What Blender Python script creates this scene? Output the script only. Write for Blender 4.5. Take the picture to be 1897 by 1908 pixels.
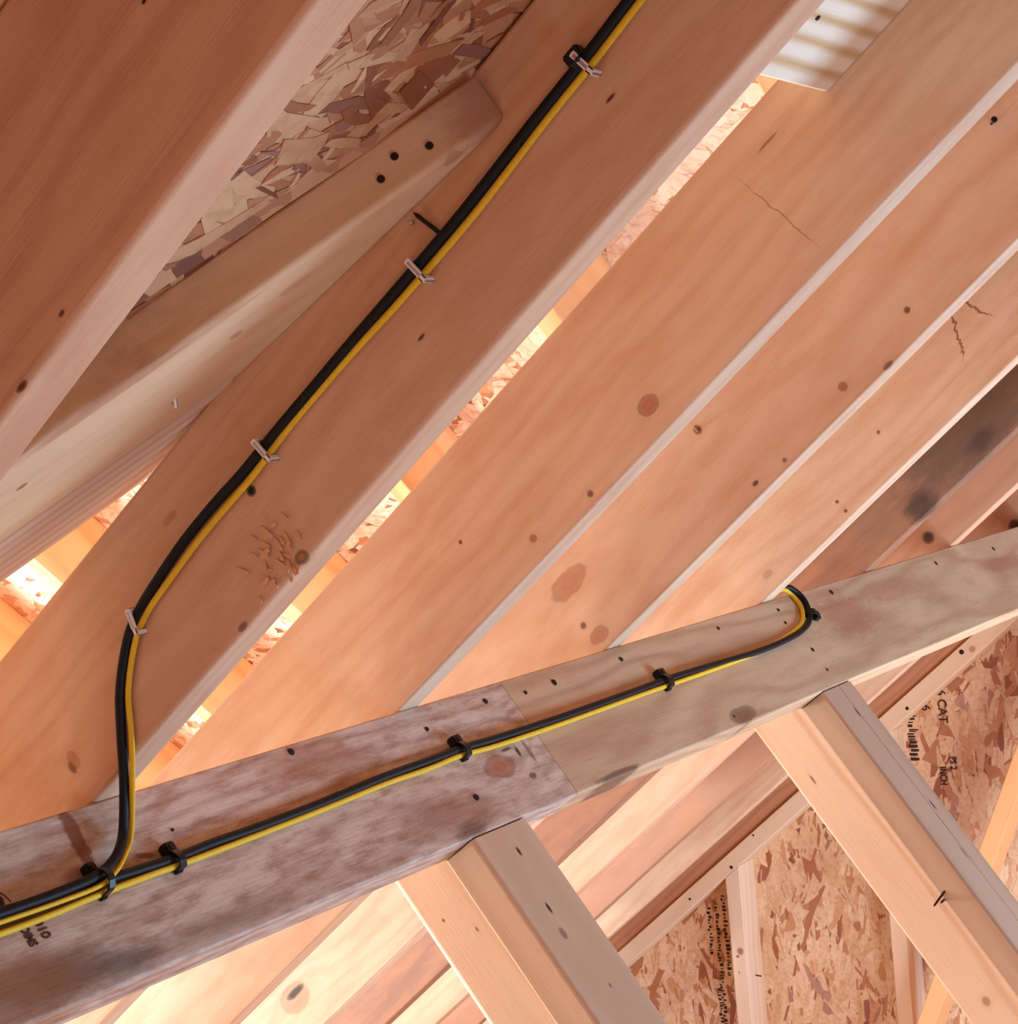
import bpy, bmesh, math, random
from mathutils import Vector, Matrix
random.seed(7)
IN = 0.0254
scene = bpy.context.scene
for o in list(bpy.data.objects):
    bpy.data.objects.remove(o)
COL = scene.collection

# ------------------------------------------------------------------ frame of the attic
# X runs along the ridge towards the gable wall, U is level and up-slope, Z is up (inches, origin = lens).
RHO = 0.6714796                      # roof pitch, 38.5 degrees
SR, CR = math.sin(RHO), math.cos(RHO)
ANG = 0.0594890
LENS_H = 72.0                        # lens above the subfloor

def wv(x, u, z):                     # direction X,U,Z -> world
    return Vector((x, -u, z))
def wp(x, u, z):
    return Vector((x, -u, z + LENS_H)) * IN
def rp(x, s, n):                     # roof coordinates: s up the slope, n out through the roof
    return wp(x, s * CR - n * SR, s * SR + n * CR)
DB = Vector((1, 0, 0))
DU = wv(0, 1, 0)
DZ = Vector((0, 0, 1))
DS = wv(0, CR, SR)
DN = wv(0, -SR, CR)
DQ = (DN * math.cos(ANG) + DS * math.sin(ANG)).normalized()
DE = (DS * math.cos(ANG) - DN * math.sin(ANG)).normalized()

# ------------------------------------------------------------------ camera
cam_d = bpy.data.cameras.new('camera')
cam = bpy.data.objects.new('camera', cam_d)
COL.objects.link(cam)
scene.camera = cam
cam_d.sensor_fit = 'HORIZONTAL'
cam_d.sensor_width = 36.0
cam_d.lens = 3810.14 / 1897.0 * 36.0
cam_d.clip_start = 0.02
rgt = wv(0.50598, 0.857834, -0.090026)
up = -wv(-0.08137, -0.056435, -0.995085)
fwd = wv(0.858699, -0.510818, -0.041247)
mat = Matrix((rgt.normalized(), up.normalized(), (-fwd).normalized())).transposed().to_4x4()
mat.translation = wp(0, 0, 0)
cam.matrix_world = mat

# ------------------------------------------------------------------ world, lamps, exposure
scene.view_settings.view_transform = 'Standard'
scene.view_settings.look = 'None'
scene.view_settings.gamma = 1.0
scene.view_settings.use_curve_mapping = False
scene.view_settings.exposure = 0.0
wd = bpy.data.worlds.new('world')
scene.world = wd
wd.use_nodes = True
wd.node_tree.nodes['Background'].inputs['Color'].default_value = (1.0, 0.5, 0.42, 1)
wd.node_tree.nodes['Background'].inputs['Strength'].default_value = 0.60

def area(name, loc, target, sx, sy, power, color):
    l = bpy.data.lights.new(name, 'AREA')
    l.shape = 'RECTANGLE'
    l.size = sx * IN
    l.size_y = sy * IN
    l.energy = power
    l.color = color
    o = bpy.data.objects.new(name, l)
    o.location = loc
    o.rotation_euler = (target - loc).to_track_quat('-Z', 'Y').to_euler()
    COL.objects.link(o)
    return o
# daylight through the window at the front of the dormer; the lamps after it are added, unseen fills
area('dormer_window_light', wp(71, -136, -39), wp(97, -92, -5), 40, 30, 116, (0.84, 0.94, 1.0))
area('cool_low_fill', wp(120, 60, -62), wp(72, -30, 0), 50, 50, 128, (0.42, 0.68, 1.0))  # unseen cool fill, added to light the rafter undersides
area('gable_fill', wp(108, 0, -63), wp(168, -70, -38), 36, 30, 51, (0.79, 0.88, 1.0))  # added lamp out of view, brightens the gable wall
area('warm_left_fill', wp(10, -70, -68), wp(90, -60, -20), 50, 30, 18.5, (1.0, 0.9, 0.7))  # unseen warm fill, added low on the left
area('valley_fill', wp(20, 42, -66), wp(40, -30, 5), 30, 50, 26, (0.48, 0.72, 1.0))  # unseen lamp added to lift the underside of the valley board
area('post_edge_fill', rp(55, -92, 24), rp(60, -45, 8), 9, 4, 20, (1.0, 1.0, 1.0))  # small added lamp that whitens the rear edges of the posts
scene.cycles.max_bounces = 8
scene.cycles.diffuse_bounces = 5
scene.cycles.caustics_reflective = False
scene.cycles.caustics_refractive = False
scene.cycles.use_denoising = True

# ------------------------------------------------------------------ materials
def lin(r, g, b):
    f = lambda c: c / 12.92 if c <= 0.04045 else ((c + 0.055) / 1.055) ** 2.4
    return (f(r / 255), f(g / 255), f(b / 255), 1)

class Nodes:
    def __init__(self, name):
        self.m = bpy.data.materials.new(name)
        self.m.use_nodes = True
        self.t = self.m.node_tree
        self.bsdf = self.t.nodes['Principled BSDF']
    def new(self, typ, **kw):
        n = self.t.nodes.new(typ)
        for k, v in kw.items():
            setattr(n, k, v)
        return n
    def put(self, sock, v):
        if isinstance(v, bpy.types.NodeSocket):
            self.t.links.new(v, sock)
        elif v is not None:
            sock.default_value = v
    def math(self, op, a, b=None, c=None, clamp=False):
        n = self.new('ShaderNodeMath', operation=op, use_clamp=clamp)
        for i, v in enumerate((a, b, c)):
            self.put(n.inputs[i], v)
        return n.outputs[0]
    def vmath(self, op, a, b=None):
        n = self.new('ShaderNodeVectorMath', operation=op)
        self.put(n.inputs[0], a)
        self.put(n.inputs[1], b)
        return n.outputs['Value' if op in ('LENGTH', 'DOT_PRODUCT') else 'Vector']
    def noise(self, vec, scale=1.0, detail=2.0, rough=0.5, color=False):
        n = self.new('ShaderNodeTexNoise')
        self.put(n.inputs['Vector'], vec)
        n.inputs['Scale'].default_value = scale
        n.inputs['Detail'].default_value = detail
        n.inputs['Roughness'].default_value = rough
        return n.outputs['Color' if color else 'Fac']
    def mix(self, f, a, b):
        n = self.new('ShaderNodeMix', data_type='RGBA')
        self.put(n.inputs[0], f)
        self.put(n.inputs[6], a)
        self.put(n.inputs[7], b)
        return n.outputs[2]
    def smooth(self, v, a, b, to0=0.0, to1=1.0):
        n = self.new('ShaderNodeMapRange', interpolation_type='SMOOTHSTEP')
        self.put(n.inputs[0], v)
        for i, x in enumerate((a, b, to0, to1)):
            n.inputs[i + 1].default_value = x
        return n.outputs[0]
    def ramp(self, v, stops):
        n = self.new('ShaderNodeValToRGB')
        self.put(n.inputs[0], v)
        e = n.color_ramp.elements
        while len(e) < len(stops):
            e.new(0.5)
        for i, (p, c) in enumerate(stops):
            e[i].position = p
            e[i].color = c
        return n.outputs[0]

_seed = [0]
def wood(name, light, dark, ring=2.2, amp=2.4, pith=(1.5, -3.0), contrast=0.55, fibre=0.35,
         blotch=None, blotch_amt=0.3, knots=(), marks=(), rough=0.6, bump=0.15, across=1.0, face=None, blotch_scale=(.22, .8), blotch_edge=(.40, .68)):
    """sawn lumber; local x (inches) runs along the grain.  knots: (x,y,rx,ry,colour,strength)
    marks: (x,y,rx,ry,angle,colour,strength,softness)"""
    N = Nodes(name)
    _seed[0] += 1
    sd = _seed[0] * 37.31
    tc = N.new('ShaderNodeTexCoord')
    v = N.vmath('MULTIPLY', tc.outputs['Object'], (39.3701, 39.3701, 39.3701))
    vs = N.vmath('ADD', v, (sd, sd * .37, sd * .71))
    sp = N.new('ShaderNodeSeparateXYZ')
    N.put(sp.inputs[0], v)
    x, y, z = sp.outputs
    warp = N.noise(N.vmath('MULTIPLY', vs, (0.045, 0.22, 0.22)), 1.0, 2.0)
    dy = N.math('SUBTRACT', y, pith[0])
    dz = N.math('SUBTRACT', z, pith[1])
    r = N.math('SQRT', N.math('ADD', N.math('MULTIPLY', dy, dy), N.math('MULTIPLY', dz, dz)))
    r = N.math('ADD', r, N.math('MULTIPLY', N.math('SUBTRACT', warp, 0.5), amp))
    # knots bend the grain around themselves
    flat = N.new('ShaderNodeCombineXYZ')
    N.put(flat.inputs[0], x)
    N.put(flat.inputs[1], y)
    if face is not None:
        N.put(flat.inputs[2], N.math('MULTIPLY', N.math('SUBTRACT', z, face), .5))
    fl = flat.outputs[0]
    wob = N.vmath('MULTIPLY', N.vmath('SUBTRACT', N.noise(N.vmath('MULTIPLY', vs, (1.3, 1.3, 1.3)), 1.0, 3.0, color=True), (0.5, 0.5, 0.5)), (0.5, 0.5, 0))
    ts = []
    for (kx, ky, rx, ry, kc, ks) in knots:
        d = N.vmath('ADD', N.vmath('SUBTRACT', fl, (kx, ky, 0)), N.vmath('MULTIPLY', wob, (rx * 1.2, ry * 1.2, 0)))
        t = N.vmath('LENGTH', N.vmath('MULTIPLY', d, (1 / rx, 1 / ry, 1 / max(min(rx, ry), .12))))
        ts.append((t, kc, ks))
        if max(rx, ry) > 0.09:
            w = N.math('DIVIDE', 0.5 * max(rx, ry) + .12, N.math('ADD', 1.0, N.math('MULTIPLY', N.math('MULTIPLY', t, t), .12)))
            r = N.math('ADD', r, w)
    fine = N.noise(N.vmath('MULTIPLY', vs, (0.35, 9.0 * across, 9.0 * across)), 1.0, 3.0, 0.6)
    w = N.math('SINE', N.math('ADD', N.math('MULTIPLY', r, ring * 6.283), N.math('MULTIPLY', fine, 1.2)))
    w = N.math('POWER', N.math('ADD', N.math('MULTIPLY', w, 0.5), 0.5), 1.8)
    fib = N.noise(N.vmath('MULTIPLY', vs, (0.5, 26.0 * across, 26.0 * across)), 1.0, 2.0, 0.6)
    f = N.math('ADD', N.math('MULTIPLY', w, contrast), N.math('MULTIPLY', N.math('SUBTRACT', fib, 0.5), fibre * 2.0), clamp=True)
    col = N.mix(f, light, dark)
    if blotch is not None:
        bl = N.noise(N.vmath('MULTIPLY', vs, (blotch_scale[0], blotch_scale[1], blotch_scale[1])), 1.0, 5.0, 0.66)
        col = N.mix(N.smooth(bl, blotch_edge[0], blotch_edge[1], 0.0, blotch_amt), col, blotch)
    if marks:
        rag = N.vmath('SUBTRACT', N.noise(N.vmath('MULTIPLY', vs, (0.9, 2.2, 2.2)), 1.0, 5.0, 0.65, color=True), (0.5, 0.5, 0.5))
    for (mx, my, rx, ry, an, mc, ms, soft) in marks:
        d = N.vmath('ADD', N.vmath('SUBTRACT', fl, (mx, my, 0)), N.vmath('MULTIPLY', rag, (rx * 1.1, ry * 1.1, 0)))
        if an:
            vr = N.new('ShaderNodeVectorRotate', rotation_type='Z_AXIS')
            N.put(vr.inputs['Vector'], d)
            vr.inputs['Angle'].default_value = an
            d = vr.outputs[0]
        t = N.vmath('LENGTH', N.vmath('MULTIPLY', d, (1 / rx, 1 / ry, 1 / max(min(rx, ry), .3))))
        col = N.mix(N.smooth(t, 1.0 - soft, 1.0 + soft * .5, ms, 0.0), col, mc)
    for (t, kc, ks) in ts:
        halo = N.smooth(t, 0.9, 2.6, 0.28 * ks, 0.0)
        col = N.mix(halo, col, dark)
        rg = N.math('ADD', N.math('MULTIPLY', N.math('SINE', N.math('MULTIPLY', t, 14.0)), .5), .5)
        kcol = N.mix(N.math('MULTIPLY', rg, .3), kc, tuple(min(c * 1.5 + .03, 1) for c in kc[:3]) + (1,))
        col = N.mix(N.smooth(t, 0.55, 1.12, ks, 0.0), col, kcol)
        rim = N.math('MULTIPLY', N.smooth(t, 0.65, 0.9, 0.0, 0.5 * ks), N.smooth(t, 0.95, 1.15, 1.0, 0.0))
        col = N.mix(rim, col, tuple(c * .45 for c in kc[:3]) + (1,))
    N.put(N.bsdf.inputs['Base Color'], col)
    N.bsdf.inputs['Roughness'].default_value = rough
    N.bsdf.inputs['Specular IOR Level'].default_value = 0.28
    b = N.new('ShaderNodeBump')
    b.inputs['Strength'].default_value = bump
    b.inputs['Distance'].default_value = 0.0012
    N.put(b.inputs['Height'], N.math('ADD', fib, N.math('MULTIPLY', w, -0.4)))
    N.put(N.bsdf.inputs['Normal'], b.outputs[0])
    return N.m

def plain(name, col, rough=0.5, metal=0.0, spec=0.4, grain=0.0):
    N = Nodes(name)
    c = col
    if grain:
        tc = N.new('ShaderNodeTexCoord')
        nz = N.noise(tc.outputs['Object'], 900.0, 3.0)
        c = N.mix(N.smooth(nz, .35, .7, 0, grain), col, tuple(k * .55 for k in col[:3]) + (1,))
    N.put(N.bsdf.inputs['Base Color'], c)
    N.bsdf.inputs['Roughness'].default_value = rough
    N.bsdf.inputs['Metallic'].default_value = metal
    N.bsdf.inputs['Specular IOR Level'].default_value = spec
    return N.m

def strand_mat(name, stops):
    N = Nodes(name)
    g = N.new('ShaderNodeNewGeometry')
    base = N.ramp(g.outputs['Random Per Island'], stops)
    tc = N.new('ShaderNodeTexCoord')
    v = N.vmath('MULTIPLY', tc.outputs['Object'], (39.37, 39.37, 39.37))
    fib = N.noise(v, 2.2, 3.0, 0.6)
    c = N.mix(N.smooth(fib, 0.42, 0.75, 0, 0.4), base, lin(168, 112, 78))
    N.put(N.bsdf.inputs['Base Color'], c)
    N.bsdf.inputs['Roughness'].default_value = 0.62
    N.bsdf.inputs['Specular IOR Level'].default_value = 0.25
    return N.m

def osb(name):
    N = Nodes(name)
    tc = N.new('ShaderNodeTexCoord')
    v = N.vmath('MULTIPLY', tc.outputs['Object'], (39.37, 39.37, 39.37))
    vo = N.new('ShaderNodeTexVoronoi')
    N.put(vo.inputs['Vector'], N.vmath('ADD', N.vmath('MULTIPLY', v, (.4, 1.1, 1)), N.noise(v, .7, 2.0, color=True)))
    vo.inputs['Scale'].default_value = 1.0
    sp = N.new('ShaderNodeSeparateXYZ')
    N.put(sp.inputs[0], vo.outputs['Color'])
    c = N.ramp(sp.outputs[0], [(0, lin(120, 70, 44)), (.4, lin(186, 126, 84)), (1, lin(214, 166, 120))])
    N.put(N.bsdf.inputs['Base Color'], c)
    N.bsdf.inputs['Roughness'].default_value = 0.7
    return N.m

FIR_L, FIR_D = lin(224, 194, 164), lin(200, 160, 124)
KN_RED, KN_DK, KN_BLK = lin(166, 98, 66), lin(96, 46, 28), lin(28, 18, 14)

# ------------------------------------------------------------------ builders
def link(ob, parent=None):
    COL.objects.link(ob)
    if parent is not None:
        ob.parent = parent
        ob.matrix_parent_inverse = parent.matrix_world.inverted()
    return ob

def tag(o, label=None, cat=None, group=None, kind=None):
    if label: o['label'] = label
    if cat: o['category'] = cat
    if group: o['group'] = group
    if kind: o['kind'] = kind
    return o

def frame(p0, ax, ay, az):
    m = Matrix((ax.normalized(), ay.normalized(), az.normalized())).transposed().to_4x4()
    m.translation = p0
    return m

def lumber_mesh(L, W, T, r=0.12, secs=None, rad=None, trim=None):
    """a board x 0..L, y 0..W, z 0..T (inches) with eased long edges; rad(x, corner) gives waney corners,
    trim(y,z) shortens the far end, for a bevelled cut"""
    xs = secs or [0.0, L]
    ang = [0, 30, 60, 90]
    verts, norms, faces = [], [], []
    cs = [(W, T, 0), (0, T, 90), (0, 0, 180), (W, 0, 270)]     # corner, start angle (y axis = 0, z axis = 90)
    M = 16
    for i, x in enumerate(xs):
        for ci, (cy, cz, a0) in enumerate(cs):
            rr = rad(x, ci) if rad else r
            oy = cy - rr if cy > 0 else rr
            oz = cz - rr if cz > 0 else rr
            for a in ang:
                t = math.radians(a0 + a)
                yy, zz = oy + rr * math.cos(t), oz + rr * math.sin(t)
                xx = x
                if trim and i == len(xs) - 1:
                    xx = x - trim(yy, zz)
                verts.append((xx * IN, yy * IN, zz * IN))
                norms.append((0, math.cos(t), math.sin(t)))
    lo = []
    for i in range(len(xs) - 1):
        for k in range(M):
            k2 = (k + 1) % M
            q = (i * M + k, i * M + k2, (i + 1) * M + k2, (i + 1) * M + k)
            q = (q[0], q[3], q[2], q[1])
            faces.append(q[::-1])
            lo += [norms[j] for j in q[::-1]]
    a = tuple(range(M))[::-1]
    b = tuple((len(xs) - 1) * M + k for k in range(M))
    faces += [a, b]
    lo += [(-1, 0, 0)] * M + [(1, 0, 0)] * M
    me = bpy.data.meshes.new('lumber')
    me.from_pydata(verts, [], faces)
    me.polygons.foreach_set('use_smooth', [True] * len(faces))
    me.update()
    me.normals_split_custom_set(lo)
    return me

def board(name, p0, ax, ay, az, L, W, T, m, parent=None, **kw):
    if ax.cross(ay).dot(az) < 0:           # keep the local frame right-handed
        p0 = p0 + az.normalized() * T * IN
        az = -az
    me = lumber_mesh(L, W, T, **kw)
    me.name = name
    me.materials.append(m)
    o = bpy.data.objects.new(name, me)
    o.matrix_world = frame(p0, ax, ay, az)
    return link(o, parent)

def obj(name, verts, faces, m, parent=None, smooth=False, mw=None):
    me = bpy.data.meshes.new(name)
    me.from_pydata(verts, [], faces)
    if smooth:
        me.polygons.foreach_set('use_smooth', [True] * len(faces))
    me.update()
    me.materials.append(m)
    o = bpy.data.objects.new(name, me)
    if mw is not None:
        o.matrix_world = mw
    return link(o, parent)

def from_bm(name, bm, m, parent=None, mw=None, smooth=False):
    bmesh.ops.recalc_face_normals(bm, faces=bm.faces)
    me = bpy.data.meshes.new(name)
    bm.to_mesh(me)
    bm.free()
    if smooth:
        me.polygons.foreach_set('use_smooth', [True] * len(me.polygons))
    me.materials.append(m)
    o = bpy.data.objects.new(name, me)
    if mw is not None:
        o.matrix_world = mw
    return link(o, parent)

def prism(name, pts, thick, m, parent=None):
    """flat panel: world points of one face, extruded along thick"""
    n = len(pts)
    c = pts[0]
    v = [p - c for p in pts] + [p - c + thick for p in pts]
    f = [tuple(range(n)), tuple(range(2 * n - 1, n - 1, -1))]
    f += [(i, i + n, (i + 1) % n + n, (i + 1) % n) for i in range(n)]
    bm = bmesh.new()
    bv = [bm.verts.new(p) for p in v]
    for q in f:
        bm.faces.new([bv[i] for i in q])
    return from_bm(name, bm, m, parent, Matrix.Translation(c))

def tube(name, pts, ra, rb, m, side, parent=None, sub=6, seg=10):
    """cable through world points; ra along 'side', rb across"""
    P = []
    n = len(pts)
    for i in range(n - 1):
        p0, p1, p2, p3 = pts[max(i - 1, 0)], pts[i], pts[i + 1], pts[min(i + 2, n - 1)]
        for k in range(sub):
            t = k / sub
            P.append(0.5 * ((2 * p1) + (p2 - p0) * t + (2 * p0 - 5 * p1 + 4 * p2 - p3) * t * t + (3 * p1 - p0 - 3 * p2 + p3) * t ** 3))
    P.append(pts[-1])
    c = P[0].copy()
    verts, faces = [], []
    for i, p in enumerate(P):
        d = (P[min(i + 1, len(P) - 1)] - P[max(i - 1, 0)]).normalized()
        side = side - d * side.dot(d)            # carried along the cable without twisting
        side.normalize()
        o = side
        w = d.cross(o)
        for k in range(seg):
            a = 2 * math.pi * k / seg
            verts.append(p - c + o * math.cos(a) * ra * IN + w * math.sin(a) * rb * IN)
    for i in range(len(P) - 1):
        for k in range(seg):
            faces.append((i * seg + k, i * seg + (k + 1) % seg, (i + 1) * seg + (k + 1) % seg, (i + 1) * seg + k))
    faces += [tuple(range(seg))[::-1], tuple((len(P) - 1) * seg + k for k in range(seg))]
    return obj(name, verts, faces, m, parent, True, Matrix.Translation(c))

def bm_box(bm, x0, x1, y0, y1, z0, z1, bevel=0.0):
    r = bmesh.ops.create_cube(bm, size=1.0)
    for v in r['verts']:
        v.co = Vector((x0 + (v.co.x + .5) * (x1 - x0), y0 + (v.co.y + .5) * (y1 - y0), z0 + (v.co.z + .5) * (z1 - z0))) * IN
    if bevel:
        es = list({e for v in r['verts'] for e in v.link_edges})
        bmesh.ops.bevel(bm, geom=es, offset=bevel * IN, segments=2, affect='EDGES')

def bm_cyl(bm, p, d, r0, r1, L, seg=10):
    d = d.normalized()
    q = d.to_track_quat('Z', 'Y').to_matrix().to_4x4()
    q.translation = p + d * L * .5 * IN
    bmesh.ops.create_cone(bm, cap_ends=True, segments=seg, radius1=r0 * IN, radius2=r1 * IN, depth=L * IN, matrix=q)

M_NAIL = plain('nail_steel_dark', lin(44, 30, 26), 0.55, 0.4)
M_STEEL = plain('staple_steel', lin(190, 186, 186), 0.3, 0.9)
_nail = {}
def nail(parent, p, d, head=0.11, proud=0.05, m=None, name='nail'):
    """a driven nail: head disc and a stub of shank, looking along d (out of the wood)"""
    m = m or M_NAIL
    k = (head, proud, m.name)
    if k not in _nail:
        bm = bmesh.new()
        bm_cyl(bm, Vector((0, 0, -.25 * IN)), Vector((0, 0, 1)), .055, .055, .25 + max(proud - .04, 0), 8)
        bm_cyl(bm, Vector((0, 0, max(proud - .04, 0) * IN)), Vector((0, 0, 1)), head, head * .9, .04, 10)
        me = bpy.data.meshes.new('nail')
        bmesh.ops.recalc_face_normals(bm, faces=bm.faces)
        bm.to_mesh(me)
        bm.free()
        me.materials.append(m)
        _nail[k] = me
    o = bpy.data.objects.new(name, _nail[k])
    q = d.to_track_quat('Z', 'Y').to_matrix().to_4x4()
    q.translation = p
    o.matrix_world = q
    return link(o, parent)

def spike(parent, p, d, L, r=.06, m=None, name='nail'):
    bm = bmesh.new()
    bm_cyl(bm, Vector((0, 0, -.2 * IN)), Vector((0, 0, 1)), r, r, L * .85 + .2, 8)
    bm_cyl(bm, Vector((0, 0, L * .85 * IN)), Vector((0, 0, 1)), r, r * .15, L * .15, 8)
    q = d.to_track_quat('Z', 'Y').to_matrix().to_4x4()
    q.translation = p
    return from_bm(name, bm, m or M_NAIL, parent, q)

def strands(name, org, ax, ay, nrm, region, count, lmin, lmax, wmin, wmax, m, parent, seed, main=0.0, spread=1.2):
    """the wood strands of an oriented strand board, each its own thin raised chip, joined into one part"""
    rnd = random.Random(seed)
    x0, x1, y0, y1, ok = region
    V, F = [], []
    k = 0
    tries = 0
    while k < count and tries < count * 8:
        tries += 1
        cx, cy = rnd.uniform(x0, x1), rnd.uniform(y0, y1)
        if ok and not ok(cx, cy):
            continue
        k += 1
        L = rnd.uniform(lmin, lmax) * (1.0 if rnd.random() < .6 else .55)
        W = rnd.uniform(wmin, wmax) * (1.0 if rnd.random() < .7 else 1.8)
        a = main + rnd.gauss(0, spread)
        ca, sa = math.cos(a), math.sin(a)
        h = rnd.uniform(0.005, 0.055)
        tx, ty = rnd.gauss(0, .010), rnd.gauss(0, .03)
        bend = rnd.gauss(0, .09) * L
        low, hi = [], []
        for q in (-.5, -.2, .15, .5):
            end = abs(q) == .5
            yb = bend * (q * q * 4 - .5)
            low.append((L * (q + (rnd.uniform(-.12, .12) if end else 0)), yb - W * (rnd.uniform(.2, .5) if end else rnd.uniform(.4, .55))))
            hi.append((L * (q + (rnd.uniform(-.12, .12) if end else 0)), yb + W * (rnd.uniform(.2, .5) if end else rnd.uniform(.4, .55))))
        tip = [(L * rnd.uniform(.46, .58), bend * .5 + W * rnd.uniform(-.25, .25))]
        loc = low + tip + hi[::-1]
        nv = len(loc)
        i0 = len(V)
        for z in (0, -.05):
            for (px, py) in loc:
                X, Y = cx + px * ca - py * sa, cy + px * sa + py * ca
                V.append((ax * X + ay * Y + nrm * max(h + px * tx + py * ty + z, -.03)) * IN)
        F.append(tuple(i0 + j for j in range(nv)))
        for j in range(nv):
            j2 = (j + 1) % nv
            F.append((i0 + j, i0 + nv + j, i0 + nv + j2, i0 + j2))
    o = obj(name, V, F, m, parent, False, Matrix.Translation(org))
    o['kind'] = 'stuff'
    return o

def text_mesh(name, body, size, p, ax, ay, m, parent, squeeze=1.0, bold=0.0):
    cu = bpy.data.curves.new(name, 'FONT')
    cu.body = body
    cu.size = size * IN
    cu.offset = bold * IN
    cu.extrude = 0.0004
    t = bpy.data.objects.new(name + '_curve', cu)
    COL.objects.link(t)
    bpy.context.view_layer.update()
    me = bpy.data.meshes.new_from_object(t.evaluated_get(bpy.context.evaluated_depsgraph_get()))
    bpy.data.objects.remove(t)
    bpy.data.curves.remove(cu)
    for v in me.vertices:
        v.co.x *= squeeze
    me.name = name
    me.materials.clear()
    me.materials.append(m)
    o = bpy.data.objects.new(name, me)
    o.matrix_world = frame(p, ax, ay, ax.cross(ay))
    return link(o, parent)

# ------------------------------------------------------------------ setting: decks, gable wall, subfloor
H = 18.3                                        # lens to the underside of the rafters, along n
D = 5.4                                         # rafter depth
TH = 1.42                                       # rafter thickness
XR = [30.18, 46.45, 62.79, 79.16, 95.95, 110.5, 125.68, 142.13, 157.79]
S0, S1 = -127.0, 58.0
GX = 170.4                                      # front of the gable framing
NT = H + D + .06                                # underside of the roof deck
M_OSB = osb('strand_board')
st_shade = [(0, lin(202, 156, 112)), (.30, lin(220, 180, 136)), (.55, lin(192, 140, 98)), (.75, lin(172, 110, 72)), (.9, lin(124, 70, 46)), (1, lin(156, 110, 92))]
M_STR = strand_mat('strand_chips', st_shade)
M_STR2 = strand_mat('strand_chips_gable', [(0, lin(212, 160, 118)), (.2, lin(236, 206, 172)), (.45, lin(224, 186, 150)), (.65, lin(232, 200, 164)), (.8, lin(204, 150, 110)), (.92, lin(172, 110, 78)), (.97, lin(150, 92, 70)), (1, lin(204, 164, 146))])

M_STR3 = strand_mat('strand_chips_dormer_lit', [(0, lin(244, 224, 198)), (.4, lin(246, 228, 204)), (.75, lin(238, 208, 176)), (.95, lin(214, 165, 130)), (1, lin(190, 134, 104))])  # paler strand copy: the bright dormer light is put into the colour
def vx(s):                                      # near valley line on the roof deck
    return 37.85 + (s + 26.9) * .6347
deck = prism('ceiling', [rp(x, s, NT) for x, s in ((-60, 60), (66, 60), (66, 13.7), (vx(-129), -129), (-60, -129))], DN * .46 * IN, M_OSB)
tag(deck, kind='structure')
deck2 = prism('ceiling', [rp(x, s, NT) for x, s in ((66, 60), (176, 60), (176, -129.3), (66, 11))], DN * .46 * IN, M_OSB)
tag(deck2, kind='structure')
strands('wood_strands', rp(0, 0, NT), DB, DS, -DN, (28, 47, -32, 2, lambda x, y: x < vx(y) - .1), 1700, .9, 3.4, .14, .62, M_STR, deck, 11, .35, .8)
back = prism('ceiling', [wp(-60, 35.5, 57.8), wp(176, 35.5, 57.8), wp(176, 196, -70), wp(-60, 196, -70)], wv(0, SR, CR) * .46 * IN, M_OSB)
tag(back, kind='structure')
# dormer roof crossing the main roof: far slope (seen through the rafters) and near slope
TS, TC = SR, CR
DT = wv(TC, 0, -TS)                             # down the far dormer slope
DNRM = wv(TS, 0, TC)                            # out through it
def dp(u, t, k=0.0):                            # dormer coordinates; k = depth below the deck
    return wp(66 + t * TC - k * TS, u, 25.5 - t * TS - k * TC)
dorm = prism('ceiling', [dp(-6, -.3), dp(-113, 137), dp(-200, 137), dp(-200, -.3)], DNRM * .46 * IN, M_OSB)
tag(dorm, kind='structure')
strands('wood_strands', dp(0, 0), DU, DT, -DNRM, (-116, -22, 8, 84, lambda u, t: 66 + t * TC < 57 - u), 7500, 1.4, 4.4, .3, 1.0, M_STR3, dorm, 12, .3, .9)
dorm2 = prism('ceiling', [wp(66.2, -6, 25.6), wp(66.2, -200, 25.6), wp(-70, -200, -82.5), wp(-70, -140, -82.5)], wv(-TS, 0, TC) * .46 * IN, M_OSB)
tag(dorm2, kind='structure')
gable = prism('wall_right', [wp(GX + 3.52, u, z) for u, z in ((-129, -72.3), (36, 58.6), (200, -72.3))], DB * .46 * IN, M_OSB)
tag(gable, kind='structure')
g_str = strands('wood_strands', wp(GX + 3.5, 0, 0), DU, DZ, -DB, (-112, -44, -66, -14, lambda u, z: z < (19 + SR * u) / CR), 6000, 1.2, 6.0, .2, 1.15, M_STR2, gable, 13, 1.5, .30)
floor = prism('floor', [wp(-60, -132, -72), wp(180, -132, -72), wp(180, 205, -72), wp(-60, 205, -72)], wv(0, 0, -.75) * IN, M_OSB)
tag(floor, kind='structure')

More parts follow.
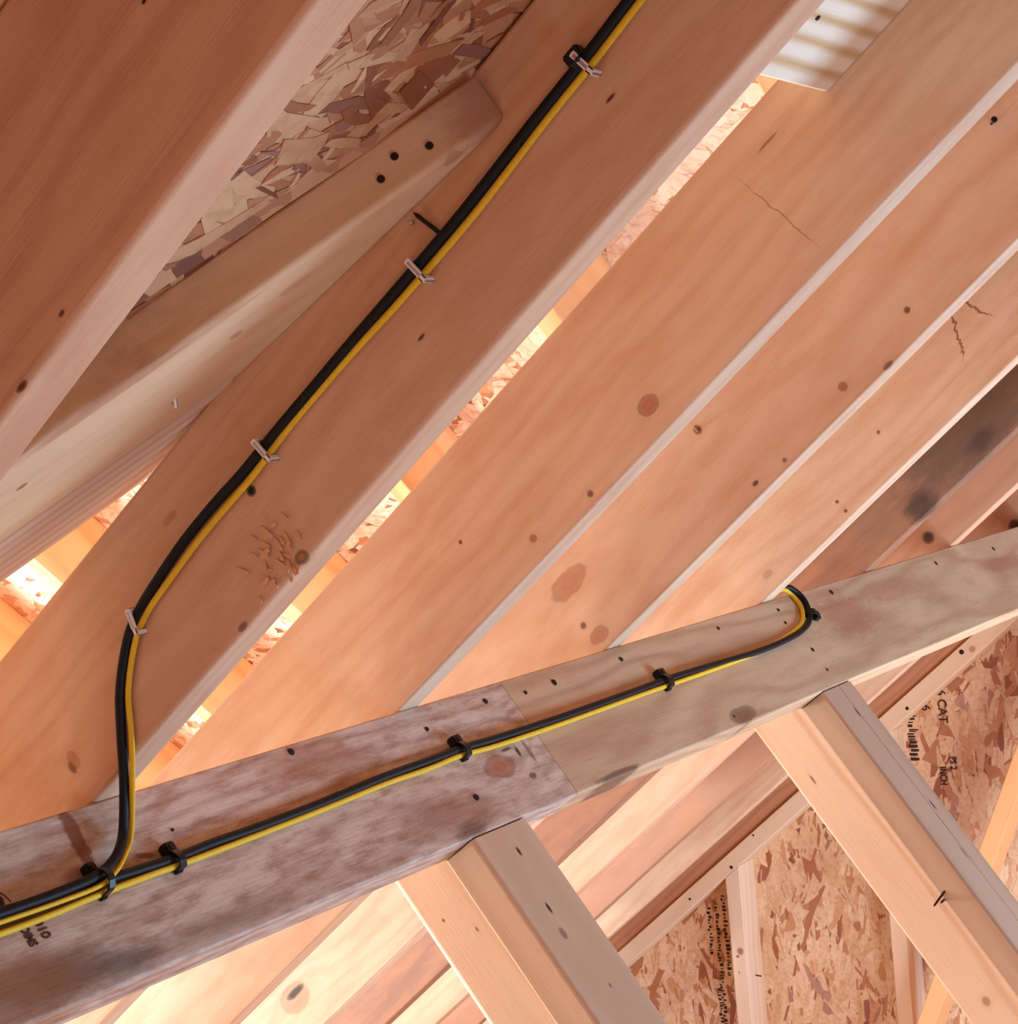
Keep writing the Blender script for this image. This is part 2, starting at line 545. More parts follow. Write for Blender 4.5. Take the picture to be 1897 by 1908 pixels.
# ------------------------------------------------------------------ roof rafters
def kl(lst):                                    # knots given as (s, height on the face, rx, ry, colour, strength)
    return [(s - S0, n, rx, ry, c, k) for (s, n, rx, ry, c, k) in lst]
R_KN = {
 1: [(-13.49, 2.82, .07, .04, KN_BLK, 1), (-18.87, .34, .09, .05, KN_DK, .9), (-20.59, .1, .17, .06, KN_DK, 1)],
 2: [(-13.06, 2.01, .17, .05, KN_DK, .95), (-21.09, 1.71, .14, .05, KN_DK, .95), (-28.07, 2.6, .17, .16, KN_BLK, 1), (-28.11, .17, .25, .19, KN_BLK, .95), (-28.11, .17, .18, .125, lin(176, 116, 84), .95), (-31.02, .12, .2, .09, KN_DK, .7),
     (-38.91, 1.25, .13, .2, KN_DK, .8), (-38.7, 1.4, .2, .3, KN_RED, .5), (-30.8, 4.0, .3, .12, KN_RED, .35)],
 3: [(-23.87, 1.07, .42, .34, KN_RED, .75), (-27.57, .41, .13, .12, KN_DK, .8), (-30.34, .81, .14, .14, KN_RED, .8), (-32.66, 2.67, .08, .08, KN_DK, .9)],
 4: [(-29.26, 3.93, .18, .22, KN_DK, .8), (-38.4, 3.3, 1.1, .5, KN_RED, .6), (-19.36, 1.14, .14, .14, KN_DK, .85), (-23.37, .81, .2, .2, KN_RED, .9), (-28.87, .54, .16, .1, KN_DK, .9),
     (-38.9, .7, .5, .35, KN_RED, .6), (-21.4, .1, .25, .12, KN_DK, .7), (-39.2, 1.5, .16, .16, KN_DK, .8), (-27.26, .36, .1, .1, KN_DK, .7)],
 5: [(-28.6, 2.07, .1, .1, KN_DK, .8), (-32.52, 1.03, .09, .09, KN_DK, .9), (-32.5, .4, .09, .09, KN_DK, .9), (-37.8, .86, .3, .2, KN_RED, .4), (-77.85, 2.35, 1.2, .8, KN_RED, .5), (-77.6, 2.6, .8, .22, KN_BLK, .9), (-76.4, 4.1, .4, .2, KN_DK, .7)],
 6: [(-28.4, 3.4, .1, .1, KN_BLK, .6), (-33.0, 3.4, .1, .1, KN_BLK, .6)],
 7: [(-39.76, 1.37, .42, .4, KN_BLK, .85), (-47.6, 4.1, .3, .2, KN_RED, .4)],
 8: [(-39.73, .52, .45, .4, KN_BLK, .9)], 9: [(-58, 3, .2, .2, KN_DK, .8)]}
GREY = lin(96, 76, 64)
R_MK = {
 3: [(-16.19 - S0, 2.3, .028, 1.9, -.12, lin(120, 70, 45), .5, .3), (-14.9 - S0, 4.2, .5, .05, 0, lin(110, 62, 40), .6, .4)],
 5: [(-22.4 - S0, 3.0, .07, 1.7, .5, lin(120, 66, 44), .8, .4), (-21.2 - S0, 3.4, .06, 1.5, -.35, lin(120, 66, 44), .8, .4), (-22.3 - S0, 4.3, .9, .7, 0, lin(170, 110, 84), .5, .6)],
 6: [(-29.0 - S0, 2.0, 5.6, 2.6, 0, GREY, .72, .5), (-34.0 - S0, .5, 1.2, .9, 0, lin(60, 46, 40), .8, .6), (-29.0 - S0, .9, 1.1, .6, 0, lin(64, 46, 38), .6, .7)]}
PITH = {1: (5, -1.2), 2: (-1.5, -2.2), 3: (7, -2.5), 4: (1.0, -4), 5: (6, -3), 6: (0, -3), 7: (4, -2.0), 8: (2, -5), 9: (6, -2)}
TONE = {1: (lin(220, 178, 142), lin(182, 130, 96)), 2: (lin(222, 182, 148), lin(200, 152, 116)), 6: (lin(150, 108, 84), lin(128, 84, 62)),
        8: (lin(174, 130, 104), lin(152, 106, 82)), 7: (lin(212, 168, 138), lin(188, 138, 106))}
R_LB = {
 1: 'nearest sloping rafter in shade, dark brown face filling the upper left corner',
 2: 'sloping rafter carrying the black and yellow cables on white staples',
 3: 'sloping rafter right of the cabled one, with a pencil line and one reddish oval knot',
 4: 'sloping rafter with a splintered knot hole and a long knot above the purlin',
 5: 'sloping rafter with branching cracks on its face, two places before the grey stained one',
 6: 'sloping rafter with a large grey mould stain on its face',
 7: 'sloping rafter just past the grey stained one, with one black knot above the purlin',
 8: 'pinkish sloping rafter, second past the grey stained one',
 9: 'last full rafter with a pale lower edge in front of the dark gable end rafter'}
rafters = {}
XL2 = XR[1] - TH                               # near face of the cabled rafter
for i in range(1, 10):
    tl, td = TONE.get(i, (FIR_L, FIR_D))
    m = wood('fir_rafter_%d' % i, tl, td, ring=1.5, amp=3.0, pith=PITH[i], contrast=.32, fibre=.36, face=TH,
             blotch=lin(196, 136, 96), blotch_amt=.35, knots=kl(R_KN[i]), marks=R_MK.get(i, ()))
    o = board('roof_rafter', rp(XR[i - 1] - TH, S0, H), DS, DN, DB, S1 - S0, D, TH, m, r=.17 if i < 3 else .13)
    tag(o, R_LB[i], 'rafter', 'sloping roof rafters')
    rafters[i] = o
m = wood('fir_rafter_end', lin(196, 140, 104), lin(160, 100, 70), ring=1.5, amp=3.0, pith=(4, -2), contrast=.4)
o = board('roof_rafter', rp(GX + .3, S0, H + .02), DS, DN, DB, S1 - S0, D, TH, m)
tag(o, 'dark shaded end rafter standing on the sloping plate of the gable wall', 'rafter', 'sloping roof rafters')
rafters[10] = o
# chips torn out beside the ring knot of the cabled rafter
rnd = random.Random(5)
V, F = [], []
for k in range(34):
    s_, n_ = -28.75 + rnd.gauss(0, .5), .75 + rnd.gauss(0, .42)
    L, W, a = rnd.uniform(.18, .55), rnd.uniform(.05, .13), rnd.gauss(-1.0, .4)
    c = rp(XR[1] - TH - .02, s_, n_ + H)
    d = DS * math.cos(a) + DN * math.sin(a)
    e = DS * -math.sin(a) + DN * math.cos(a)
    i0 = len(V)
    for (p, q, h) in ((-.5, -.5, .0), (.0, -.6, .05), (.5, -.4, .1), (.5, .4, .12), (0, .6, .06), (-.5, .5, .0)):
        V.append(c + (d * p * L + e * q * W - DB * h) * IN)
    for (p, q, h) in ((-.5, -.5, -.03), (.0, -.6, .01), (.5, -.4, .06), (.5, .4, .08), (0, .6, .02), (-.5, .5, -.03)):
        V.append(c + (d * p * L + e * q * W - DB * h) * IN)
    F.append(tuple(i0 + j for j in range(6)))
    F.append(tuple(i0 + 11 - j for j in range(6)))
    F += [(i0 + j, i0 + 6 + j, i0 + 6 + (j + 1) % 6, i0 + (j + 1) % 6) for j in range(6)]
o = obj('splinters', V, F, plain('torn_fibre', lin(226, 176, 136), .7), rafters[2])
o['kind'] = 'stuff'
nail(rafters[4], rp(XR[3] - TH - .02, -12.07, 22.24), (-DB + DS * .6 - DN * .2), .13, .5)
spike(rafters[4], rp(XR[3] - TH, -29.3, 22.2), (-DB * .7 + DN * .5 + DS * .3), .35, .05, plain('torn_splinter', lin(200, 140, 100), .7), 'splinter')

# ------------------------------------------------------------------ valley boards and blocking between the first rafters
VD = (DB * .53573 + DS * .84395 - DN * .02715).normalized()
VW = (DB * .8325 - DS * .52253 + DN * .18416).normalized()
VU = -(DB * .14124 - DS * .12127 - DN * .98252).normalized()
VP = rp(37.7, -26.9, 22.5)
rw = random.Random(3)
wane = [rw.uniform(.08, .34) for _ in range(60)]
def rad_v(x, c):
    if c == 2:                                    # the near lower edge is waney
        k = x / 44.0 * 40
        j = int(k)
        f = k - j
        return wane[j] * (1 - f) + wane[j + 1] * f
    return .12
m = wood('pale_pine_valley', lin(232, 196, 154), lin(218, 174, 128), ring=.7, amp=2.0, pith=(2.5, -5), contrast=.5, fibre=.2,
         blotch=lin(206, 158, 112), blotch_amt=.4,
         knots=[(29, 2.2, .2, .2, KN_DK, .4), (22.3, 2.3, .18, .14, KN_DK, .7), (36, .3, .3, .25, KN_RED, .5), (31, 1.5, .5, .25, KN_RED, .25)],
         marks=[(26, .2, 4, .25, 0, lin(180, 120, 84), .6, .6), (38, .1, 2, .5, 0, lin(150, 84, 54), .6, .6)])
L0 = -24.0
valley = board('valley_board', VP + VD * L0 * IN, VD, VW, VU, 37.62, 5.9, 1.42, m, secs=[k * 28.0 / 34 for k in range(35)] + [37.62], rad=rad_v,
               trim=lambda y, z: y * 1.554)
tag(valley, 'pale waney board lying diagonally under the roof deck between the two nearest rafters', 'board')
m = wood('pale_pine_ledger', lin(222, 188, 160), lin(190, 148, 122), ring=1.4, amp=1.2, pith=(-3, -1), contrast=.6, fibre=.4)
o = board('valley_ledger', VP + (VD * L0 + VW * 5.95) * IN, VD, VW, VU, 29.0, 4.0, 1.4, m)
tag(o, 'narrow streaked lumber laid flat along the lower side of the pale diagonal board', 'board')
for a, u in ((11.65, .55), (10.78, .84), (10.16, .56)):
    nail(valley, VP + (VD * a + VU * u) * IN - VW * .02 * IN, -VW, .11, .02)
spike(valley, VP + (VD * 2.75 + VW * 4.06) * IN, (-VU * .5 + VW * .5 - VD * .3), .28, .05, M_STEEL)
spike(rafters[2], rp(XL2 - .03, -18.79, 21.5), (DN * .97 - DS * .14 - DB * .16), .92, .06)
spike(rafters[2], rp(XL2, -19.2, 22.3), (-DB + DS * .2), .16, .06, M_STEEL)
m = wood('white_pine_block', lin(244, 232, 208), lin(206, 168, 112), ring=1.25, amp=.7, pith=(-3, -.6), contrast=.9, fibre=.12,
         knots=[(7.5, 2.6, .05, .05, KN_BLK, 1)])
o = board('roof_blocking', rp(XR[1] + .05, -12.5, 22.15), DB, DS, DN, XR[2] - XR[1] - TH - .1, 7.25, 1.5, m)
tag(o, 'pale block with wide brown grain bands fixed flat between two rafters near the top right', 'block')
nail(o, rp(56.5, -10.2, 22.14), -DN, .09, .02)

# ------------------------------------------------------------------ dormer rafters beyond
D_U = [-29.6, -45.8, -61.4, -76.5, -92.7, -108.9, -125.0]
D_LB = ['dormer rafter at the upper end of the gap beside the white block',
        'dark dormer rafter with a protruding nail, high in the gap right of the cabled rafter',
        'dormer rafter above the upper white patch in the gap right of the cabled rafter',
        'dormer rafter above the lower white patch in the gap right of the cabled rafter',
        'orange dormer rafter crossing the opening under the pale diagonal board',
        'orange dormer rafter at the left edge of the picture under the white patch',
        'dormer rafter farthest down the roof, behind the cabled rafter']
for u, lb in zip(D_U, D_LB):
    tend = (60 - u - 66) / TC - 8.5
    m = wood('fir_dormer_%d' % int(-u), lin(238, 178, 122), lin(214, 140, 84), ring=.8, amp=3, pith=(2, -2), contrast=.55, fibre=.3)
    o = board('dormer_rafter', dp(u - 1.5, 1, 5.45), DT, DNRM, DU, tend, 5.4, 1.5, m)
    tag(o, lb, 'rafter', 'dormer rafters seen through the gaps')
    if u == -45.8:
        spike(o, dp(u - 1.4, 36.5, 5.5), (-DNRM - DU * .4), .9, .09)
        nail(o, dp(u - 1.6, 34.5, 4.2), (-DU * .3 - DNRM), .13, 1.1)

# ------------------------------------------------------------------ purlin (two lengths butted end to end)
BS = -38.985
BW = 5.43
PA = rp(0, BS, H)                                 # top front edge of the purlin at X = 0
def bp(x, q, e=0.0):
    return PA + DB * x * IN + DQ * q * IN + DE * e * IN
JX = 68.5
X0b = 20.0
BR_L, BR_D = lin(216, 196, 178), lin(168, 136, 118)
m = wood('weathered_purlin', BR_L, BR_D, ring=1.9, amp=2.6, pith=(1, -2.0), contrast=.5, fibre=.6, across=.35, bump=.3,
         blotch=lin(150, 100, 72), blotch_amt=.7, blotch_scale=(.75, 2.6), blotch_edge=(.38, .74),
         knots=[(64.9 - X0b, BW - 3.3, .95, .5, KN_RED, .8), (66.6 - X0b, BW - 3.0, .12, .22, KN_BLK, .9), (66.0 - X0b, BW - 2.75, .35, .06, KN_BLK, .8), (66.5 - X0b, BW - 4.1, .25, .14, KN_BLK, .7), (67.3 - X0b, BW - 3.1, .12, .5, KN_DK, .6)],
         marks=[(43.6 - X0b, BW - .9, .32, 1.25, .15, lin(134, 76, 44), .85, .3), (43.0 - X0b, BW - 2.0, .8, .3, 0, lin(134, 80, 50), .6, .5),
                (40.5 - X0b, BW - 4.6, 2.6, .7, 0, lin(70, 44, 30), .75, .8), (43.0 - X0b, BW - 4.9, 1.5, .5, 0, lin(50, 32, 24), .6, .8),
                (61 - X0b, BW - 5.1, 1.2, .35, 0, lin(70, 46, 34), .7, .6), (45.7 - X0b, BW - 2.1, .5, .12, .3, lin(120, 70, 46), .8, .5),
                (38.5 - X0b, BW - 4.6, 3.0, 1.4, 0, lin(150, 100, 66), .7, .6), (55.5 - X0b, BW - 1.0, 3.2, .9, .1, lin(160, 104, 74), .6, .8), (60.5 - X0b, BW - 4.3, 4.0, .9, .1, lin(150, 98, 72), .6, .8), (47 - X0b, BW - 4.9, 3.5, .5, 0, lin(132, 104, 92), .5, .8)])
pur1 = board('purlin', bp(X0b, -BW, -1.5), DB, DQ, DE, JX - X0b, BW, 1.5, m, r=.1)
tag(pur1, 'weathered grey brown purlin on the left, ending at the butt joint under the cable', 'purlin')
m = wood('tan_purlin', lin(208, 178, 144), lin(176, 138, 104), ring=1.5, amp=3.4, pith=(2.0, -3.5), contrast=.6, fibre=.25, bump=.2,
         blotch=lin(176, 130, 98), blotch_amt=.5, blotch_scale=(.3, 1.6), blotch_edge=(.42, .8),
         knots=[(84.8 - JX, BW - 5.0, 1.3, .42, KN_DK, .65), (83.9 - JX, BW - 4.9, .12, .1, KN_BLK, .8)],
         marks=[(102.5 - JX, BW - 2.0, 3.5, 1.5, .1, lin(166, 108, 78), .6, .6), (112 - JX, BW - 1.6, 7, .8, .05, lin(170, 118, 84), .5, .6), (72.0 - JX, BW - 5.35, 2.0, .22, 0, lin(110, 78, 58), .8, .4),
                (130 - JX, BW - 2.2, 5, .6, .05, lin(160, 104, 74), .5, .6)])
pur2 = board('purlin', bp(JX + .04, -BW, -1.5), DB, DQ, DE, GX - JX - .1, BW, 1.5, m, r=.1)
tag(pur2, 'paler tan purlin on the right, running from the butt joint to the gable wall', 'purlin')
for (x, q, h) in ((66.74, -.64, .12), (54.49, -.30, .14), (62.19, -1.0, .1), (62.33, -4.09, .14), (47.3, -1.6, .05)):
    nail(pur1, bp(x, q, .01), DE, h, .03)
for (x, q, h) in ((72.06, -.75, .15), (69.67, -.8, .09), (78.14, -.66, .12), (95.52, -.65, .1), (95.24, -1.42, .09), (88.27, -.63, .09), (102.89, -.59, .15), (119.71, -.81, .14), (130.76, -1.05, .14), (95.97, -3.25, .12), (95.92, -4.49, .08)):
    nail(pur2, bp(x, q, .01), DE, h, .03)
M_INK = plain('faded_ink', lin(74, 48, 44), .8)
# grade stamp, read down across the purlin
text_mesh('stamp_text', '010', .46, bp(40.42, -2.84, .012), -DQ, DB, M_INK, pur1, .85, .006)
text_mesh('stamp_text', 'DIMS', .44, bp(39.86, -2.9, .012), -DQ, DB, M_INK, pur1, .62, .006)
V, F = [], []
for k in range(15):
    a = math.radians(10 + 160 * k / 14)
    for r_ in (.42, .465):
        V.append(bp(39.75 + r_ * math.cos(a) * .8, -2.2 + r_ * math.sin(a) * 1.15, .012))
F = [(2 * k, 2 * k + 1, 2 * k + 3, 2 * k + 2) for k in range(14)]
for k in range(8):
    a = math.radians(45 * k)
    V.append(bp(39.78 + .13 * math.cos(a), -1.95 + .2 * math.sin(a), .012))
F.append(tuple(range(30, 38)))
obj('stamp_seal', V, F, M_INK, pur1)

# ------------------------------------------------------------------ doubled posts under the purlin
def post(xa, wf, depth, tones, name_lb, tones2, edge):
    e0 = bpy.data.objects.new('purlin_post', None)
    e0.empty_display_size = .1
    e0.matrix_world = frame(bp(xa, -70, -2), DQ, DB, DQ.cross(DB))
    COL.objects.link(e0)
    tag(e0, name_lb, 'post', 'posts under the purlin')
    Lp = 76.0
    f = board('board', bp(xa, -BW - Lp, -1.5), DQ, DB, DE, Lp - .05, wf, 1.5, tones, e0, rad=lambda x, c: edge[1] if c == 2 else .1)
    s = board('board', bp(xa + .2, -BW - Lp, -1.52 - depth), DQ, DE, DB, Lp + 4.6, depth, 1.5, tones2, e0, rad=lambda x, c: edge[0] if c == 2 else .06)
    return e0, f, s
T_L, T_D = lin(214, 184, 152), lin(188, 152, 118)
kx = lambda q: 76.0 + q + BW                      # purlin-relative q -> local x
m1 = wood('post_front_one', T_L, T_D, ring=.8, amp=2, pith=(1.5, -4), contrast=.4, fibre=.15,
          knots=[(kx(-6.55), 2.05, .2, .09, KN_BLK, .95), (kx(-8.85), 1.55, .24, .09, KN_BLK, .95), (kx(-9.9), 1.4, .24, .16, KN_DK, .6), (kx(-12.28), 2.0, .09, .08, KN_DK, .6)])
m1b = wood('post_side_one', lin(236, 206, 174), lin(212, 170, 134), ring=1.3, amp=2.5, pith=(1.2, -2), contrast=.55, fibre=.35,
           knots=[(kx(-8.0), 2.0, .1, .05, KN_DK, .7), (kx(-7.0), 1.0, .07, .06, KN_DK, .8)])
pA = post(60.62, 3.72, 2.62, m1, 'doubled post under the purlin nearer the camera, left of the gable wall', m1b, (.36, .2))
m2 = wood('post_front_two', lin(194, 164, 138), lin(166, 134, 108), ring=.9, amp=1.5, pith=(1.5, -4), contrast=.4, fibre=.15,
          knots=[(kx(-7.1), 1.95, .3, .07, KN_BLK, .95), (kx(-12.9), 2.5, .3, .08, KN_BLK, .9), (kx(-15.6), 2.0, .4, .06, KN_BLK, .7)],
          marks=[(kx(-12), 2.15, 14, .035, .012, lin(90, 66, 50), .8, .4)])
m2b = wood('post_side_two', lin(234, 204, 174), lin(206, 162, 126), ring=1.9, amp=2.0, pith=(1.2, -2), contrast=.6, fibre=.5,
           knots=[(kx(-21.81), 1.4, .24, .2, KN_DK, .5), (kx(-8.5), 1.0, .25, .05, KN_DK, .8)])
pB = post(93.8, 3.72, 2.85, m2, 'doubled post under the right-hand purlin, crossing in front of the gable wall studs', m2b, (.16, .16))
nail(pB[1], bp(93.78, -16.85, -1.5), (-DB + DE * .1 - DQ * .05), .06, .5)
spike(pB[1], bp(93.75, -16.6, -1.35), (-DB * .45 - DE * .85 - DQ * .3), .75, .06)

# ------------------------------------------------------------------ gable framing
m = wood('gable_plate', lin(238, 210, 178), lin(218, 180, 144), ring=1.1, amp=2, pith=(1, -2), contrast=.4, fibre=.2,
         knots=[(S0 * 0 + 68.8, .6, .3, .25, KN_RED, .7)])
plate = board('wall_plate', rp(GX, -127, H - 1.5), DS, DN, DB, 185, 1.5, 3.4, m, r=.1)
tag(plate, 'pale sloping plate along the top of the gable studs, below the dark end rafter', 'plate')
for (s_, n_, h) in ((-89.76, 17.15, .16), (-95.3, 17.5, .12), (-85.9, 18.0, .1), (-59.1, 17.8, .22), (-66.3, 17.3, .16)):
    nail(plate, rp(GX - .01, s_, n_), -DB, h, .03)
def stud(u, lb, seed_kn=()):
    zt = (16.8 + SR * (u + 1.48)) / CR - .03
    m = wood('stud_fir_%d' % int(-u), lin(240, 214, 186), lin(222, 186, 154), ring=1.0, amp=2, pith=(1, -3), contrast=.4, fibre=.2, knots=seed_kn)
    o = board('wall_stud', wp(GX, u, -70.5), DZ, DU, DB, zt + 70.5, 1.48, 3.48, m, r=.09,
              trim=lambda y, z: (1.48 - y) * SR / CR)
    tag(o, lb, 'stud', 'studs of the gable wall')
    return o
s1 = stud(-81.68, 'pale wall stud with a reddish knot and one protruding nail, left of the right-hand post', [(20.2, .9, .32, .34, KN_RED, .9), (19.7, .6, .12, .16, KN_BLK, .8), (18.2, .6, .14, .06, KN_DK, .8)])
spike(s1, wp(GX + 1.7, -80.15, -53.0), (DU * .8 - DB * .5 + DZ * .1), .9, .07)
s2 = stud(-65.95, 'pale wall stud at the bottom edge, partly behind the leaning brace')
s3 = stud(-97.5, 'wall stud low on the gable, behind the post nearer the camera')
m = wood('brace_fir', lin(236, 178, 122), lin(214, 146, 92), ring=1.2, amp=2, pith=(1, -2), contrast=.4, fibre=.25)
dbr = (wv(0, 12.3, 27.9)).normalized()
sbr = wv(0, 27.9, -12.3).normalized()
brace = board('wall_brace', wp(GX - 4.2, -63.7, -57.0) - dbr * 14 * IN, dbr, sbr, DB, 56, 1.5, 4.1, m, r=.09)
tag(brace, 'leaning brace on the gable wall with an orange front edge, right of the right-hand post', 'brace')

# print on the gable sheathing
M_INK2 = plain('black_print', lin(58, 30, 26), .8)
gx = GX + 3.5 - .09
text_mesh('sheathing_print', '7/16 CAT', 1.15, wp(gx, -61.05, -25.2), -DZ, DU, M_INK2, gable, .95, .01)
text_mesh('sheathing_print', '24/16', 1.15, wp(gx, -62.55, -26.0), -DZ, DU, M_INK2, gable, .95, .01)
text_mesh('sheathing_print', 'INCH', .85, wp(gx, -61.35, -33.5), -DZ, DU, M_INK2, gable, .8, .03)
text_mesh('sheathing_print', 'PS 2', .85, wp(gx, -60.35, -32.6), -DZ, DU, M_INK2, gable, .8, .02)
def ink(name, u0, z0, z1, w, seed, parent):
    r2 = random.Random(seed)
    V, F = [], []
    z = z0
    while z > z1:
        h = r2.uniform(.08, .3)
        ww = w * r2.uniform(.5, 1)
        du = r2.uniform(-.1, .1)
        i0 = len(V)
        for a, b in ((0, 0), (1, .1), (1, .9), (.5, 1.1), (0, 1)):
            V.append(wp(gx, u0 + du + a * ww, z - b * h))
        F.append(tuple(range(i0, i0 + 5)))
        z -= h + r2.uniform(.05, .22)
    o = obj(name, V, F, M_INK2, parent)
    o['kind'] = 'stuff'
ink('print_smudges', -64.0, -28.9, -33.0, .9, 1, gable)
ink('print_smudges', -65.3, -30.3, -34.0, .8, 2, gable)
ink('print_smudges', -83.9, -46.0, -53.6, .45, 3, gable)
ink('print_smudges', -84.7, -46.6, -58.5, .4, 4, gable)
ink('print_smudges', -85.5, -47.2, -51.8, .4, 5, gable)
ink('print_smudges', -85.1, -55.0, -58.8, .4, 6, gable)

# ------------------------------------------------------------------ cables
def cable_mat(name, col, dark, rough):
    N = Nodes(name)
    tc = N.new('ShaderNodeTexCoord')
    nz = N.noise(tc.outputs['Object'], 260.0, 3.0)
    N.put(N.bsdf.inputs['Base Color'], N.mix(N.smooth(nz, .3, .7, 0, .5), col, dark))
    N.bsdf.inputs['Roughness'].default_value = rough
    N.bsdf.inputs['Specular IOR Level'].default_value = .28
    return N.m
M_BLK = cable_mat('black_jacket', lin(12, 12, 13), lin(7, 7, 8), .55)
M_YEL = cable_mat('yellow_jacket', lin(238, 198, 48), lin(220, 176, 36), .5)
XL = XR[1] - TH
B1 = [(-9.73, 21.57), (-11.03, 21.53), (-12.71, 21.45), (-14.8, 21.41), (-17.91, 21.31), (-20.84, 21.34), (-22.6, 21.37), (-24.3, 21.38), (-26.1, 21.39), (-27.86, 21.37), (-29.18, 21.42), (-30.84, 21.4), (-32.58, 21.23), (-33.49, 21.08), (-34.37, 20.78), (-35.63, 19.94), (-36.56, 18.98), (-37.44, 17.98)]
Y1 = [(-9.51, 21.33), (-10.82, 21.31), (-12.59, 21.23), (-14.58, 21.19), (-17.68, 21.05), (-20.74, 21.08), (-22.41, 21.16), (-24.17, 21.2), (-25.91, 21.2), (-27.75, 21.1), (-29.34, 21.12), (-30.57, 21.1), (-32.34, 20.98), (-33.3, 20.88), (-34.19, 20.6), (-35.45, 19.75), (-36.3, 18.76), (-37.23, 17.81)]
b1 = [rp(XL - .18, s, n) for s, n in B1] + [bp(x, q, e) for x, q, e in ((44.85, -1.3, .55), (44.26, -1.86, .5), (43.74, -2.13, .5), (43.2, -2.30, .5), (42.4, -2.42, .49), (40.88, -2.47, .48), (39.15, -2.47, .48), (37.2, -2.46, .48), (34, -2.45, .48))]
y1 = [rp(XL - .13, s, n) for s, n in Y1] + [bp(x, q, e) for x, q, e in ((45.11, -1.45, .5), (44.4, -2.03, .48), (43.71, -2.42, .46), (42.85, -2.66, .44), (40.94, -2.70, .42), (39.1, -2.69, .42), (37.2, -2.68, .42), (34, -2.68, .42))]
B2 = [(34, -2.34), (38.59, -2.34), (41.07, -2.40), (43.78, -2.48), (46.45, -2.53), (48.44, -2.48), (50.68, -2.48), (54.0, -2.42), (57.94, -2.27), (60.86, -2.24), (63.0, -2.2), (65.58, -2.27), (70.84, -2.33), (77.96, -2.29), (79.98, -2.26), (83.66, -2.31), (89.84, -2.44), (93.74, -2.34), (96.15, -2.13), (97.7, -1.7), (98.4, -1.1), (98.66, -.5), (98.4, .05), (97.75, .36)]
Y2 = [(34, -2.90), (38.28, -2.90), (40.8, -2.88), (42.89, -2.80), (45.13, -2.76), (46.23, -2.76), (48.26, -2.74), (50.58, -2.70), (54.0, -2.62), (57.79, -2.5), (60.67, -2.5), (62.86, -2.43), (65.36, -2.53), (70.68, -2.56), (77.77, -2.52), (83.4, -2.53), (87.84, -2.5), (91.25, -2.4), (94.2, -2.15), (96.1, -1.9), (97.2, -1.5), (97.85, -.95), (97.95, -.4), (97.8, .02), (97.3, .3)]
b2 = [bp(x, q, .19) for x, q in B2] + [bp(96.9, .58, -.3), bp(96.0, .58, -1.2), bp(95.3, .5, -2.6)]
y2 = [bp(x, q, .13) for x, q in Y2] + [bp(96.5, .34, -.3), bp(95.6, .34, -1.2), bp(95.0, .32, -2.6)]
tag(tube('power_cable', b1, .15, .15, M_BLK, DB), 'thick black cable stapled along the rafter and dropping to the purlin', 'cable')
tag(tube('power_cable', y1, .075, .105, M_YEL, DB), 'yellow cable beside the black one along the rafter, bending down to the purlin', 'cable')
tag(tube('power_cable', b2, .155, .15, M_BLK, DE), 'thick black cable clipped along the purlin and looping up over its top', 'cable')
tag(tube('power_cable', y2, .12, .10, M_YEL, DE), 'lower yellow cable along the purlin, slipping behind the black one at the right-hand loop', 'cable')

# ------------------------------------------------------------------ staples and clips
M_WPL = plain('white_plastic', lin(248, 238, 232), .45)
M_BPL = plain('black_plastic', lin(12, 12, 13), .4)
def staple(s, n, along, lb):
    """insulated staple: white plastic saddle over both cables, steel crown showing in its slot, two legs in the wood"""
    e = bpy.data.objects.new('cable_staple', None)
    e.empty_display_size = .02
    ac = (DN * math.cos(along) + DS * math.sin(along)).normalized()
    cl = ac.cross(-DB).normalized()
    mw = frame(rp(XL, s, n), cl, ac, cl.cross(ac))
    e.matrix_world = mw
    COL.objects.link(e)
    tag(e, lb, 'staple', 'white staples on the rafter')
    bm = bmesh.new()
    bm_box(bm, -.085, .085, -.40, .36, .36, .40, .012)
    bm_box(bm, -.085, -.04, -.40, .36, .39, .445, .01)
    bm_box(bm, .04, .085, -.40, .36, .39, .445, .01)
    bm_box(bm, -.06, .06, .30, .36, .39, .44, .008)
    bm_box(bm, -.085, .085, -.40, -.22, .39, .445, .01)
    bm_box(bm, -.085, .085, .28, .36, .0, .38, .012)
    bm_box(bm, -.085, .085, -.42, -.30, .0, .38, .012)
    from_bm('saddle', bm, M_WPL, e, mw)
    bm = bmesh.new()
    bm_box(bm, -.035, .035, -.21, .30, .40, .425, .005)
    from_bm('staple_crown', bm, M_STEEL, e, mw)
    bm = bmesh.new()
    bm_box(bm, -.03, .03, .36, .39, -.1, .40)
    bm_box(bm, -.03, .03, -.45, -.42, -.1, .40)
    from_bm('staple_legs', bm, M_STEEL, e, mw)
staple(-12.87, 21.34, -.08, 'white cable staple nearest the top edge, on the rafter')
staple(-19.82, 21.20, -.05, 'white cable staple on the rafter beside the end of the pale diagonal board')
staple(-26.8, 21.30, -.05, 'white cable staple halfway down the rafter, just above the black round knot')
staple(-33.7, 20.95, .35, 'lowest white cable staple, where the cables leave the rafter')

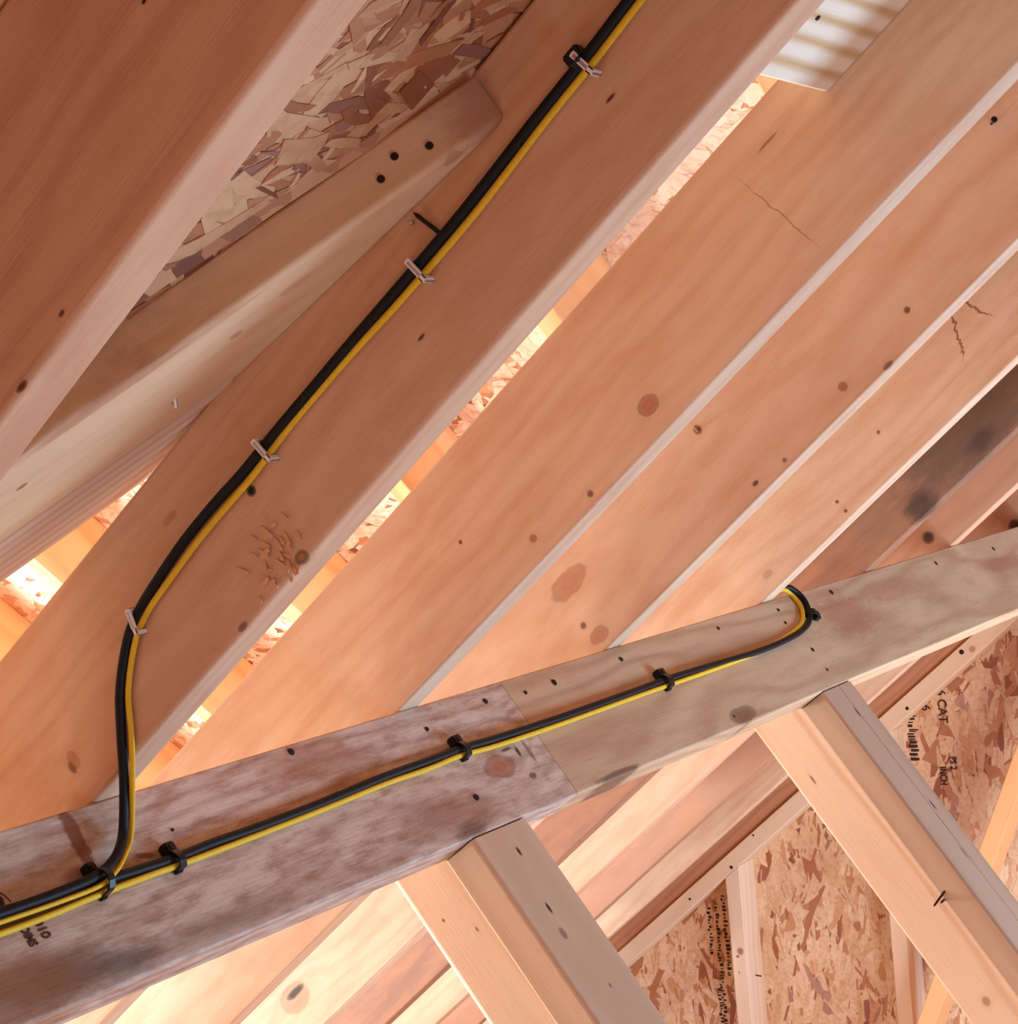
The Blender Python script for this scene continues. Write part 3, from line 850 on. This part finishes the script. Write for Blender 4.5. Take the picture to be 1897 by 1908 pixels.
def hook_clip(mw, lb, scale=1.0, wid=.3, cables=(.02, .36, -.40), tall=.34):
    """black nail clip: block with a nail, strap over the cables and a hook under them"""
    e = bpy.data.objects.new('cable_clip', None)
    e.empty_display_size = .02
    e.matrix_world = mw
    COL.objects.link(e)
    tag(e, lb, 'clip', 'black clips')
    top, lo = cables[1], cables[2]
    bm = bmesh.new()
    wid *= 1.25
    bm_box(bm, -wid / 2, wid / 2, top - .06, top + .34, 0, .36, .05)
    # strap arching over the cables and hooking back to the wood
    prof = []
    for k in range(13):
        a = math.radians(90 - 15 * k)
        prof.append(((top + lo) / 2 + (top - lo) / 2 * math.sin(a), .10 + tall * max(math.cos(a), 0) ** .55))
    ring = []
    hw = wid * .32
    for i, (y, z) in enumerate(prof):
        for (dz) in (0, .06):
            for x in (-hw, hw):
                yy = y + (0.0 if dz == 0 else (.05 if i < 3 else (-.05 if i > 9 else 0)))
                ring.append(bm.verts.new(Vector((x, yy, z + dz)) * IN))
    for i in range(len(prof) - 1):
        a, b = i * 4, (i + 1) * 4
        for p, q in ((0, 1), (1, 3), (3, 2), (2, 0)):
            bm.faces.new((ring[a + p], ring[a + q], ring[b + q], ring[b + p]))
    bm.faces.new([ring[j] for j in (0, 1, 3, 2)])
    bm.faces.new([ring[len(ring) - 4 + j] for j in (0, 2, 3, 1)])
    bm_box(bm, -hw, hw, lo - .09, lo + .02, 0, .16, .02)
    from_bm('clip_body', bm, M_BPL, e, mw)
    bm = bmesh.new()
    bm_cyl(bm, Vector((0, (top + .15) * IN, .34 * IN)), Vector((0, 0, 1)), .10, .10, .06, 12)
    bm_cyl(bm, Vector((0, (top + .14) * IN, -.1 * IN)), Vector((0, 0, 1)), .04, .04, .4, 8)
    from_bm('nail', bm, M_NAIL, e, mw)
def on_purlin(x, q, rot=0.0):
    ax = (DB * math.cos(rot) + DQ * math.sin(rot))
    ay = (DQ * math.cos(rot) - DB * math.sin(rot))
    return frame(bp(x, q, 0), ax, ay, DE)
hook_clip(on_purlin(43.15, -2.42), 'black clip at the left, bundling all four cables where the drop joins the purlin', cables=(0, .24, -.46), tall=.62)
hook_clip(on_purlin(46.45, -2.58), 'black clip second from the left on the purlin, just right of the cable junction', wid=.36, cables=(0, .22, -.32))
hook_clip(on_purlin(63.05, -2.22), 'black clip on the purlin above its large reddish knot, left of the butt joint', wid=.42, cables=(0, .22, -.36))
hook_clip(on_purlin(80.0, -2.30), 'black clip on the tan purlin, midway between the butt joint and the cable loop', wid=.5, cables=(0, .24, -.36))
hook_clip(on_purlin(98.3, -1.5, -1.9), 'black clip holding the loop where the cables turn up over the tan purlin', wid=.4, cables=(0, .24, -.4))
cl = DN.cross(-DB).normalized()
hook_clip(frame(rp(XL, -12.95, 21.42), cl, DN, cl.cross(DN)), 'black round clip behind the topmost white staple on the rafter', wid=.42, cables=(0, .10, -.02))
